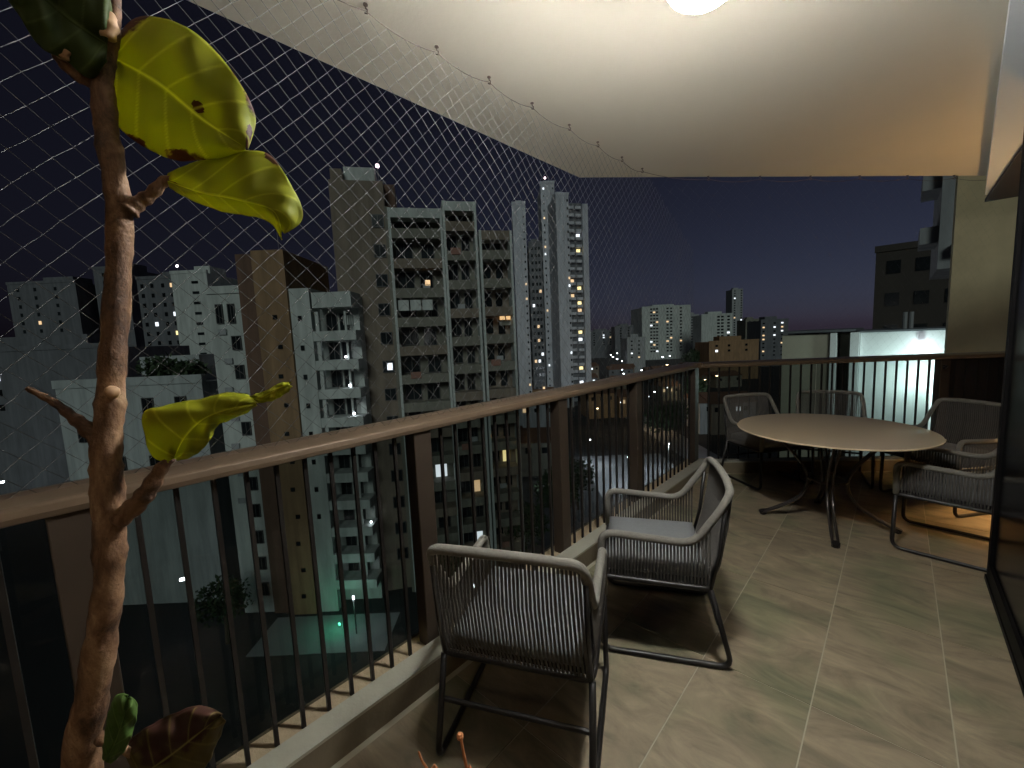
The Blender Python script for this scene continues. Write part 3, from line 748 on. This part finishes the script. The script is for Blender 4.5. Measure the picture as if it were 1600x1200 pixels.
# ------------------------------------------------------------------ street lamps and lower city
def street_lamp(a_, b_, h, m, lab, head=.28, light=0, col=(.85,.92,1)):
    p = city(a_,b_); r_ = empty('street_lamp',(p.x,p.y,GZ),random.uniform(0,6),lab,'street lamp','street lamps of the city')
    MB().tube([(0,0,0),(0,0,h-.4),(.3,0,h)],.07,6).build('pole', M['polemetal'], r_)
    MB().face_box(.3-head,.3+head,-head*.6,head*.6,h-.1,h+.12).build('lamp_head', M[m], r_)
    if light:
        o = lamp('street_lamp_light',(p.x,p.y,GZ+h-.6),light,col,.2)
LW = 'lit white street lamp on a pole among the city buildings'; LO = 'lit warm street lamp on a pole among the city buildings'
for (a_,b_,h,m,hd,pw) in [(16,88,6,'lampwhite',.22,2600),(21,74,6,'lampwhite',.22,2600),(31,82,6,'lampwhite',.22,1500),(27,93,6,'lampwhite',.2,0),(-16.5,38.5,4,'lampwhite',.14,100),
        (34,130,7,'lampwhite',.3,0),(40,118,7,'lampwarm',.3,1500),(52,150,7,'lampwhite',.3,0),(60,160,7,'lampwhite',.32,0),(74,170,8,'lampwarm',.4,2500),(80,172,8,'lampwarm',.36,0),(92,185,8,'lampwarm',.4,0),
        (48,190,8,'lampwhite',.4,0),(58,215,8,'lampwhite',.45,0),(64,240,8,'lampwhite',.45,0),(72,230,8,'lampwhite',.42,0),(88,250,8,'lampwhite',.5,0),(98,262,8,'lampwarm',.5,0),(108,262,8,'lampwhite',.55,0),
        (80,300,9,'lampwhite',.6,0),(92,320,9,'lampwhite',.6,0),(120,330,9,'lampwhite',.6,0),(130,340,9,'lampwhite',.6,0),(160,350,9,'lampwarm',.6,0),(170,380,9,'lampwhite',.6,0),(96,400,9,'lampwhite',.7,0),(110,430,9,'lampwhite',.8,0),
        (84,330,9,'lampwhite',.6,0),(100,340,9,'lampwhite',.6,0),(88,360,9,'lampwhite',.65,0),(104,380,9,'lampwhite',.7,0),
        (-92,72,7,'lampwhite',.4,0),(-88,90,7,'lampwhite',.3,0),(-78,60,7,'lampwhite',.2,0),(-60,52,7,'lampwhite',.22,0),(-33.5,39.5,6,'lampwhite',.2,60),(4,60,7,'lampwhite',.2,150),(-4,36,6,'lampwhite',.14,60),(9,70,7,'lampwarm',.22,0),(2,95,7,'lampwhite',.25,0),(20,150,7,'lampwhite',.36,0),(24,165,7,'lampwhite',.36,0),(27,141,7,'lampwhite',.32,700),(30,175,7,'lampwhite',.38,0),(33,152,7,'lampwarm',.32,0),(36,186,7,'lampwhite',.4,0),
        (38,160,7,'lampwhite',.34,0),(42,190,7,'lampwhite',.4,0),(50,176,7,'lampwhite',.36,0),(25,121,7,'lampwarm',.26,300),(46,140,7,'lampwhite',.3,0),(56,128,7,'lampwhite',.28,0),(61,135,7,'lampwhite',.28,300),(66,118,7,'lampwhite',.26,0)]:
    street_lamp(a_,b_,h,m,LW if m == 'lampwhite' else LO, hd, pw, (.80,.90,1) if m == 'lampwhite' else (1,.7,.4))
p = city(-18.6,39.5); gl = empty('green_floodlight',(p.x,p.y,GZ),0,'small green floodlight in the court below the brown tower','floodlight')
MB().face_box(-.12,.12,-.08,.08,.3,.5).build('lamp_head', M['green'], gl); MB().tube([(0,0,0),(0,0,.3)],.03,6).build('stake', M['polemetal'], gl)
lamp('green_light',(p.x+.1,p.y-.3,GZ+1.6),80,(.08,1,.5),.15)
# low houses
hm = ('olive','taupe','grey','dim','brown')
for k in range(34):
    while True:
        a_ = random.uniform(-30,150); b_ = random.uniform(62,300)
        if a_/b_ < .66 and a_/b_ > -.25 and not (12 < a_ < 48 and b_ < 135): break
    w = random.uniform(8,15); d = random.uniform(8,14); hh = random.uniform(4,9)
    r = bld('low_house', a_, b_, random.uniform(-14,14), 'small low house with '+('olive','taupe','grey','dark grey','brown')[k%5]+' walls and a pitched roof among the street lights', 'house', 'low houses of the city')
    MB().face_box(-w/2,w/2,0,d,0,hh).build('wall', M[hm[k%5]], r)
    e = .5; MB().hexa([(-w/2-e,-e,hh),(w/2+e,-e,hh),(w/2+e,d+e,hh),(-w/2-e,d+e,hh),(-w/2-e,d/2-.1,hh+2),(w/2+e,d/2-.1,hh+2),(w/2+e,d/2+.1,hh+2),(-w/2-e,d/2+.1,hh+2)]).build('roof', M['roof'], r)
    for q in range(3): wobj(r, -w/3+q*w/3, -.03, hh-1.7, 1.2, 1.2, random.choice(['window']*5+['litwarm','litwhite']))
# trees down in the streets
for k,(a_,b_,s_) in enumerate([(6,58,3.4),(10,66,3.0),(36,100,3.8),(-8,40.5,2.4),(1,50,2.8),(44,110,3.5),(62,140,4.5),(110,250,6),(118,258,6.5),(125,270,5.5),(-29,38,2.3)]):
    p = city(a_,b_); hgt = s_*1.7
    rt = empty('street_tree',(p.x,p.y,GZ),random.uniform(0,6),('small' if s_ < 3.2 else 'tall broad' if s_ > 5 else 'mid sized')+' dark street tree with a rounded crown between the buildings','tree','street trees of the city')
    MB().tube(smoothpath([(0,0,0),(.1,.05,hgt*.5),(0,.1,hgt*1.0)],3),[.22]*3+[.18]*3+[.1],6).build('trunk', M['bark'], rt)
    leafcloud(1100, s_,s_,s_*.85,.34*s_/3).build('crown', M['leafdark'], rt, kind='stuff', loc=(0,0,hgt+s_*.3))
# ------------------------------------------------------------------ potted tree in the foreground
PF = 650.
def PX(x, y, d): return CR @ Vector(((x-800)/PF*d, (600-y)/PF*d, -d)) + Vector((0,0,HC))
def leaf_mat(name, c1, c2, edge, trans=.5):
    m = bpy.data.materials.new(name); m.use_nodes = True; N = m.node_tree.nodes; L = m.node_tree.links
    b = N['Principled BSDF']; b.inputs['Roughness'].default_value = .58; b.inputs['Specular IOR Level'].default_value = .3; tc = N.new('ShaderNodeTexCoord')
    n1 = N.new('ShaderNodeTexNoise'); n1.inputs['Scale'].default_value = 14; n1.inputs['Detail'].default_value = 5; L.new(tc.outputs['Object'], n1.inputs[0])
    mx = N.new('ShaderNodeMixRGB'); mx.inputs[1].default_value = c1+(1,); mx.inputs[2].default_value = c2+(1,); L.new(n1.outputs[0], mx.inputs[0])
    at = N.new('ShaderNodeAttribute'); at.attribute_name = 'rim'
    ad = N.new('ShaderNodeMath'); ad.operation = 'MULTIPLY_ADD'; n2 = N.new('ShaderNodeTexNoise'); n2.inputs['Scale'].default_value = 45; n2.inputs['Detail'].default_value = 5; L.new(tc.outputs['Object'], n2.inputs[0])
    L.new(n2.outputs[0], ad.inputs[0]); ad.inputs[1].default_value = 1.0; L.new(at.outputs['Fac'], ad.inputs[2])
    rp = N.new('ShaderNodeMapRange'); rp.inputs[1].default_value = 1.02; rp.inputs[2].default_value = 1.16; L.new(ad.outputs[0], rp.inputs[0])
    m2 = N.new('ShaderNodeMixRGB'); m2.inputs[2].default_value = edge+(1,); L.new(rp.outputs[0], m2.inputs[0]); L.new(mx.outputs[0], m2.inputs[1])
    av = N.new('ShaderNodeAttribute'); av.attribute_name = 'vein'
    m3 = N.new('ShaderNodeMixRGB'); m3.inputs[2].default_value = tuple(min(1,c*1.7+.03) for c in c2)+(1,); L.new(av.outputs['Fac'], m3.inputs[0]); L.new(m2.outputs[0], m3.inputs[1])
    L.new(m3.outputs[0], b.inputs['Base Color'])
    tr = N.new('ShaderNodeBsdfTranslucent'); L.new(m3.outputs[0], tr.inputs[0])
    ms = N.new('ShaderNodeMixShader'); ms.inputs[0].default_value = trans; L.new(b.outputs[0], ms.inputs[1]); L.new(tr.outputs[0], ms.inputs[2])
    L.new(ms.outputs[0], N['Material Output'].inputs[0])
    return m
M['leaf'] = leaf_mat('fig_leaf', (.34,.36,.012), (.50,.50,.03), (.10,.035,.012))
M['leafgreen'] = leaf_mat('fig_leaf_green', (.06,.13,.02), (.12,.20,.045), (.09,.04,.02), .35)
M['leafshade'] = leaf_mat('fig_leaf_shaded', (.03,.05,.006), (.05,.075,.012), (.06,.03,.01), .15)  # darker copy of the fig leaf, shade put into its colours
M['leafbrown'] = leaf_mat('fig_leaf_dry', (.055,.025,.015), (.14,.12,.02), (.05,.018,.012), .25)
def interp(P, t):
    P = [Vector(p) for p in P]; sp = smoothpath(P, 8)
    d = [0]
    for a_, b_ in zip(sp[:-1], sp[1:]): d.append(d[-1]+(b_-a_).length)
    x = t*d[-1]
    for i in range(len(sp)-1):
        if x <= d[i+1] or i == len(sp)-2:
            u = (x-d[i])/max(1e-9, d[i+1]-d[i]); return sp[i]*(1-u)+sp[i+1]*u
def leaf(parent, org, mid, up, lo, m, bow=.012, veins=6, nt_=90, ns=24, label=None, dry=()):
    # mid, up, lo: (x, y, depth) measured stations along midrib and both margins
    b = MB(); rim = []; vein = []
    for i in range(nt_+1):
        t = i/nt_
        Mi = interp(mid,t); Ui = interp(up,t); Li = interp(lo,t)
        for j in range(-ns, ns+1):
            s_ = abs(j)/ns; E_ = Ui if j > 0 else Li
            q = Mi*(1-s_)+E_*s_
            vt = (t*veins - s_*1.0) % 1.0
            vd = min(vt,1-vt)
            v_ = max(0, 1-vd/.06)*(1 if 0 < s_ < .93 else 0)*.55
            if abs(j) <= 0: v_ = 1.0
            dep = q.z - bow*math.sin(math.pi*min(1,s_))*1.0 + .0025*math.sin(t*19+s_*4) - .0022*math.cos(vt*2*math.pi)*s_ - (.002 if j == 0 else 0)
            wob = 1+ (.6*math.sin(t*31)+.4*math.sin(t*57+2))*.9 if s_ > .9 else 0
            p = PX(q.x+wob*.8, q.y+wob*.8, dep) - org
            b.v.append(tuple(p))
            r_ = (.62 if s_ > .97 else 0)
            for (tt,ss,rad) in dry:
                dd = math.hypot((t-tt), (j/ns-ss)*.5)
                r_ = max(r_, 1.0-dd/rad*.45 if dd < rad else 0)
            rim.append(r_ if r_ else .0); vein.append(v_)
    k = 2*ns+1
    for i in range(nt_):
        for j in range(2*ns):
            a_ = i*k+j; b.f.append((a_,a_+1,a_+k+1,a_+k))
    o = b.build('leaf', M[m], parent, smooth=True)
    for nme, dat in (('rim',rim),('vein',vein)):
        at = o.data.attributes.new(nme,'FLOAT','POINT'); at.data.foreach_set('value', dat)
    sd_ = o.modifiers.new('thick','SOLIDIFY'); sd_.thickness = .0007
    if label: o['label'] = label
    return o
def bark_mat():
    m = bpy.data.materials.new('fig_bark'); m.use_nodes = True; N = m.node_tree.nodes; L = m.node_tree.links; b = N['Principled BSDF']; b.inputs['Roughness'].default_value = .7
    tc = N.new('ShaderNodeTexCoord'); mp = N.new('ShaderNodeMapping'); mp.inputs['Scale'].default_value = (1,1,.55); L.new(tc.outputs['Object'], mp.inputs[0])
    n = N.new('ShaderNodeTexNoise'); n.inputs['Scale'].default_value = 24; n.inputs['Detail'].default_value = 10; n.inputs['Roughness'].default_value = .7; n.inputs['Distortion'].default_value = .6; L.new(mp.outputs[0], n.inputs[0])
    cr = N.new('ShaderNodeValToRGB'); e = cr.color_ramp.elements; e[0].position = .36; e[0].color = (.05,.023,.012,1); e[1].position = .68; e[1].color = (.40,.25,.14,1)
    x = e.new(.48); x.color = (.15,.075,.036,1); x = e.new(.58); x.color = (.25,.138,.07,1); L.new(n.outputs[0], cr.inputs[0])
    v = N.new('ShaderNodeTexVoronoi'); v.inputs['Scale'].default_value = 130; L.new(tc.outputs['Object'], v.inputs[0])
    r = N.new('ShaderNodeMapRange'); r.inputs[1].default_value = .05; r.inputs[2].default_value = .22; r.inputs[3].default_value = .45; L.new(v.outputs[0], r.inputs[0])
    x2 = N.new('ShaderNodeMixRGB'); x2.blend_type = 'MULTIPLY'; x2.inputs[0].default_value = .7; L.new(cr.outputs[0], x2.inputs[1]); L.new(r.outputs[0], x2.inputs[2]); L.new(x2.outputs[0], b.inputs['Base Color'])
    n2 = N.new('ShaderNodeTexNoise'); n2.inputs['Scale'].default_value = 160; n2.inputs['Detail'].default_value = 6; L.new(tc.outputs['Object'], n2.inputs[0])
    a = N.new('ShaderNodeMath'); a.operation = 'ADD'; L.new(n.outputs[0], a.inputs[0]); L.new(n2.outputs[0], a.inputs[1])
    bp = N.new('ShaderNodeBump'); bp.inputs['Strength'].default_value = .45; bp.inputs['Distance'].default_value = .004; L.new(a.outputs[0], bp.inputs['Height']); L.new(bp.outputs[0], b.inputs['Normal'])
    return m
M['fbark'] = bark_mat()
M['fbud'] = mat('fig_bud', (.55,.33,.18), .6, .15, 30)
M['pot'] = mat('clay_pot', (.20,.10,.06), .8, .2, 8, .2, 40)
M['soil'] = mat('soil', (.03,.022,.015), .95, .4, 30, .8, 60)
tr_px = [(180,-60,9,.50),(179,15,11,.50),(173,60,15,.50),(162,110,19,.50),(165,190,21,.50),(178,270,21,.50),(187,340,22,.50),(184,450,22,.50),(176,560,23,.50),(172,640,24,.50),(166,710,26,.50),(170,800,28,.505),(171,900,25,.51),(158,1000,27,.52),(142,1100,29,.53),(128,1200,31,.54)]
pts = [PX(x,y,d) for x,y,w,d in tr_px]; rad = [.74*w/PF*d for x,y,w,d in tr_px]
last = pts[-1]; base = Vector((last.x-.02, last.y-.02, .40))
pts.append((last+base)/2+Vector((.008,0,0))); rad.append(rad[-1]*1.06); pts.append(base); rad.append(rad[-1]*1.08)
PB = Vector((base.x, base.y, 0.0006))
ft = empty('potted_fig_tree', PB, 0, 'potted fig tree with a bare knobbly trunk and large yellow green leaves', 'potted tree')
org = PB
# refine trunk with knobbly radius
fine = []; fr = []
sp = smoothpath(pts, 8)
for i, p in enumerate(sp):
    t = i/8; k = min(int(t), len(rad)-2); u = t-k
    r_ = rad[k]*(1-u)+rad[k+1]*u
    fine.append(p-org); fr.append(r_*(1+.05*math.sin(i*.9)+.04*math.sin(i*2.3+1)+.10*max(0,math.sin(i*.55+.4))**12))
MB().tube(fine, fr, 14).build('trunk', M['fbark'], ft, smooth=True)
def twig(px, name='twig', m='fbark', sides=9):
    P = [PX(x,y,d)-org for x,y,w,d in px]; Rr = [w/PF*d for x,y,w,d in px]
    s_ = smoothpath(P,5); rr = []
    for i in range(len(s_)):
        t = i/5; k = min(int(t), len(Rr)-2); u = t-k; rr.append((Rr[k]*(1-u)+Rr[k+1]*u)*(1+.12*math.sin(i*1.7)))
    return MB().tube(s_, rr, sides).build(name, M[m], ft, smooth=True)
twig([(200,330,14,.50),(215,318,11,.505),(235,305,9,.51),(255,285,8,.512),(272,278,5,.515)])
twig([(185,810,16,.505),(212,790,14,.507),(232,765,13,.51),(250,735,10,.512),(268,715,6,.515)])
twig([(160,690,15,.50),(135,668,11,.495),(112,650,8,.49),(90,632,6,.485),(65,618,5,.48),(42,606,4,.475)])
twig([(150,130,12,.50),(120,118,8,.49),(95,95,7,.48),(85,80,5,.475)])
twig([(160,1150,12,.535),(185,1165,7,.53),(210,1180,5,.525)])
twig([(98,92,7,.475),(100,80,9,.475),(103,68,5,.475)],'bud','fbud'); twig([(168,60,9,.488),(172,40,11,.488),(170,20,7,.488)],'bud','fbud')
twig([(174,616,9,.497),(175,613,9.5,.490),(176,611,8.5,.4835)],'leaf_scar','fbud')
# big round leaf
leaf(ft, org, [(172,88,.515),(247,130,.512),(317,187,.512),(383,230,.52)], [(180,60,.515),(208,30,.52),(255,28,.522),(310,55,.522),(360,108,.525),(393,165,.528),(397,200,.526),(386,232,.52)],
     [(170,120,.515),(176,180,.52),(200,212,.522),(238,235,.525),(275,250,.525),(325,248,.524),(360,243,.522),(383,232,.52)], 'leaf', .010, 5, dry=((.97,.75,.10),(.66,-.98,.12),(.05,.9,.14),(.62,.12,.05),(.80,1.0,.07),(.40,-1.0,.06)))
# second leaf, drooping over the net
leaf(ft, org, [(262,283,.512),(310,300,.508),(370,312,.505),(425,328,.508),(440,360,.52)], [(262,270,.515),(290,258,.52),(345,243,.525),(392,234,.528),(425,245,.53),(452,285,.53),(471,325,.527),(466,350,.524),(443,364,.522)],
     [(264,292,.512),(300,312,.52),(350,330,.53),(400,338,.53),(425,350,.532),(440,374,.53)], 'leaf', .006, 5, dry=((.55,1.0,.06),(.02,.0,.08)))
# third leaf, low, cupped, with curled tip
leaf(ft, org, [(272,716,.512),(290,682,.507),(318,655,.503),(355,640,.50),(400,630,.505)], [(262,722,.515),(238,712,.52),(226,680,.525),(224,645,.53),(262,632,.532),(315,622,.528),(355,613,.522),(385,616,.515),(402,630,.51)],
     [(276,718,.512),(300,712,.515),(325,690,.522),(338,665,.525),(365,652,.52),(385,643,.512),(401,632,.508)], 'leaf', .008, 5)
leaf(ft, org, [(388,622,.512),(410,620,.508),(432,608,.505),(452,601,.508)], [(390,618,.512),(415,610,.518),(438,598,.52),(456,597,.515)], [(390,626,.512),(414,628,.51),(440,618,.506),(457,603,.508)], 'leaf', .002, 3, 20, 6)
# leaf overhead, its shade put into the leaf colour
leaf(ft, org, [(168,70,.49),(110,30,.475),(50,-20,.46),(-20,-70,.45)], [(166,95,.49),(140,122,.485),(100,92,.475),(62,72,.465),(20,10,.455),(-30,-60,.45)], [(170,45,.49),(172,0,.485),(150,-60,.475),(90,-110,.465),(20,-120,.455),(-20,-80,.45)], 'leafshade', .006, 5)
# lower leaves
leaf(ft, org, [(165,1190,.52),(180,1160,.515),(192,1125,.512),(200,1090,.515)], [(160,1185,.52),(163,1150,.522),(170,1110,.522),(183,1084,.52),(200,1086,.516)], [(172,1192,.52),(195,1170,.522),(210,1130,.522),(213,1100,.52),(203,1088,.516)], 'leafgreen', .008, 4)
leaf(ft, org, [(215,1215,.53),(260,1185,.522),(305,1150,.518),(345,1118,.52)], [(205,1200,.53),(195,1165,.535),(230,1135,.535),(285,1108,.53),(320,1103,.525),(347,1116,.52)], [(225,1225,.53),(270,1225,.535),(315,1205,.535),(338,1160,.53),(352,1125,.522)], 'leafbrown', .010, 5, dry=((.6,.6,.5),))
def pot(root, R1, R2, hgt):
    MB().lathe([(R2,0),(R2*1.02,.01),(R1*.97,hgt-.05),(R1*.97,hgt-.045),(R1*1.05,hgt-.044),(R1*1.05,hgt),(R1*.93,hgt),(R1*.92,hgt-.03)], n=36).build('pot', M['pot'], root)
    MB().lathe([(R1*.915,hgt-.045),(R1*.915,hgt-.029)], n=28).build('soil', M['soil'], root)
pot(ft, .19,.14,.42)
# second pot with dry stalks, just below the view
sb = PX(700,1330,.62); sb = Vector((sb.x, sb.y, .0006))
dp = empty('potted_dry_stalks', sb, 0, 'two thin orange brown dry stalks rising from a pot in front of the armchair', 'potted plant')
M['stalk'] = mat('dry_stalk', (.50,.19,.07), .7, .2, 40)
def stalk(px):
    P = [PX(x,y,d) for x,y,w,d in px]; Rr = [w/PF*d for x,y,w,d in px]
    P = [Vector((sb.x+random.uniform(-.01,.01), sb.y, .30))]+P; Rr = [Rr[0]]+Rr
    return MB().tube([p-sb for p in smoothpath(P,4)], [Rr[min(int(i/4),len(Rr)-1)] for i in range((len(P)-1)*4+1)], 7).build('stalk', M['stalk'], dp, smooth=True)
stalk([(735,1240,2.5,.61),(730,1205,2.5,.605),(724,1175,2.2,.60),(720,1152,2.2,.60)])
stalk([(690,1240,2,.615),(670,1205,2,.61),(660,1190,1.6,.605),(654,1174,1,.60)])
MB().lathe([(.002,-.005),(.0048,-.002),(.0052,.002),(.003,.005)], n=9).build('seed_head', M['stalk'], dp, loc=PX(719,1151,.60)-sb)
pot(dp, .13,.10,.32)
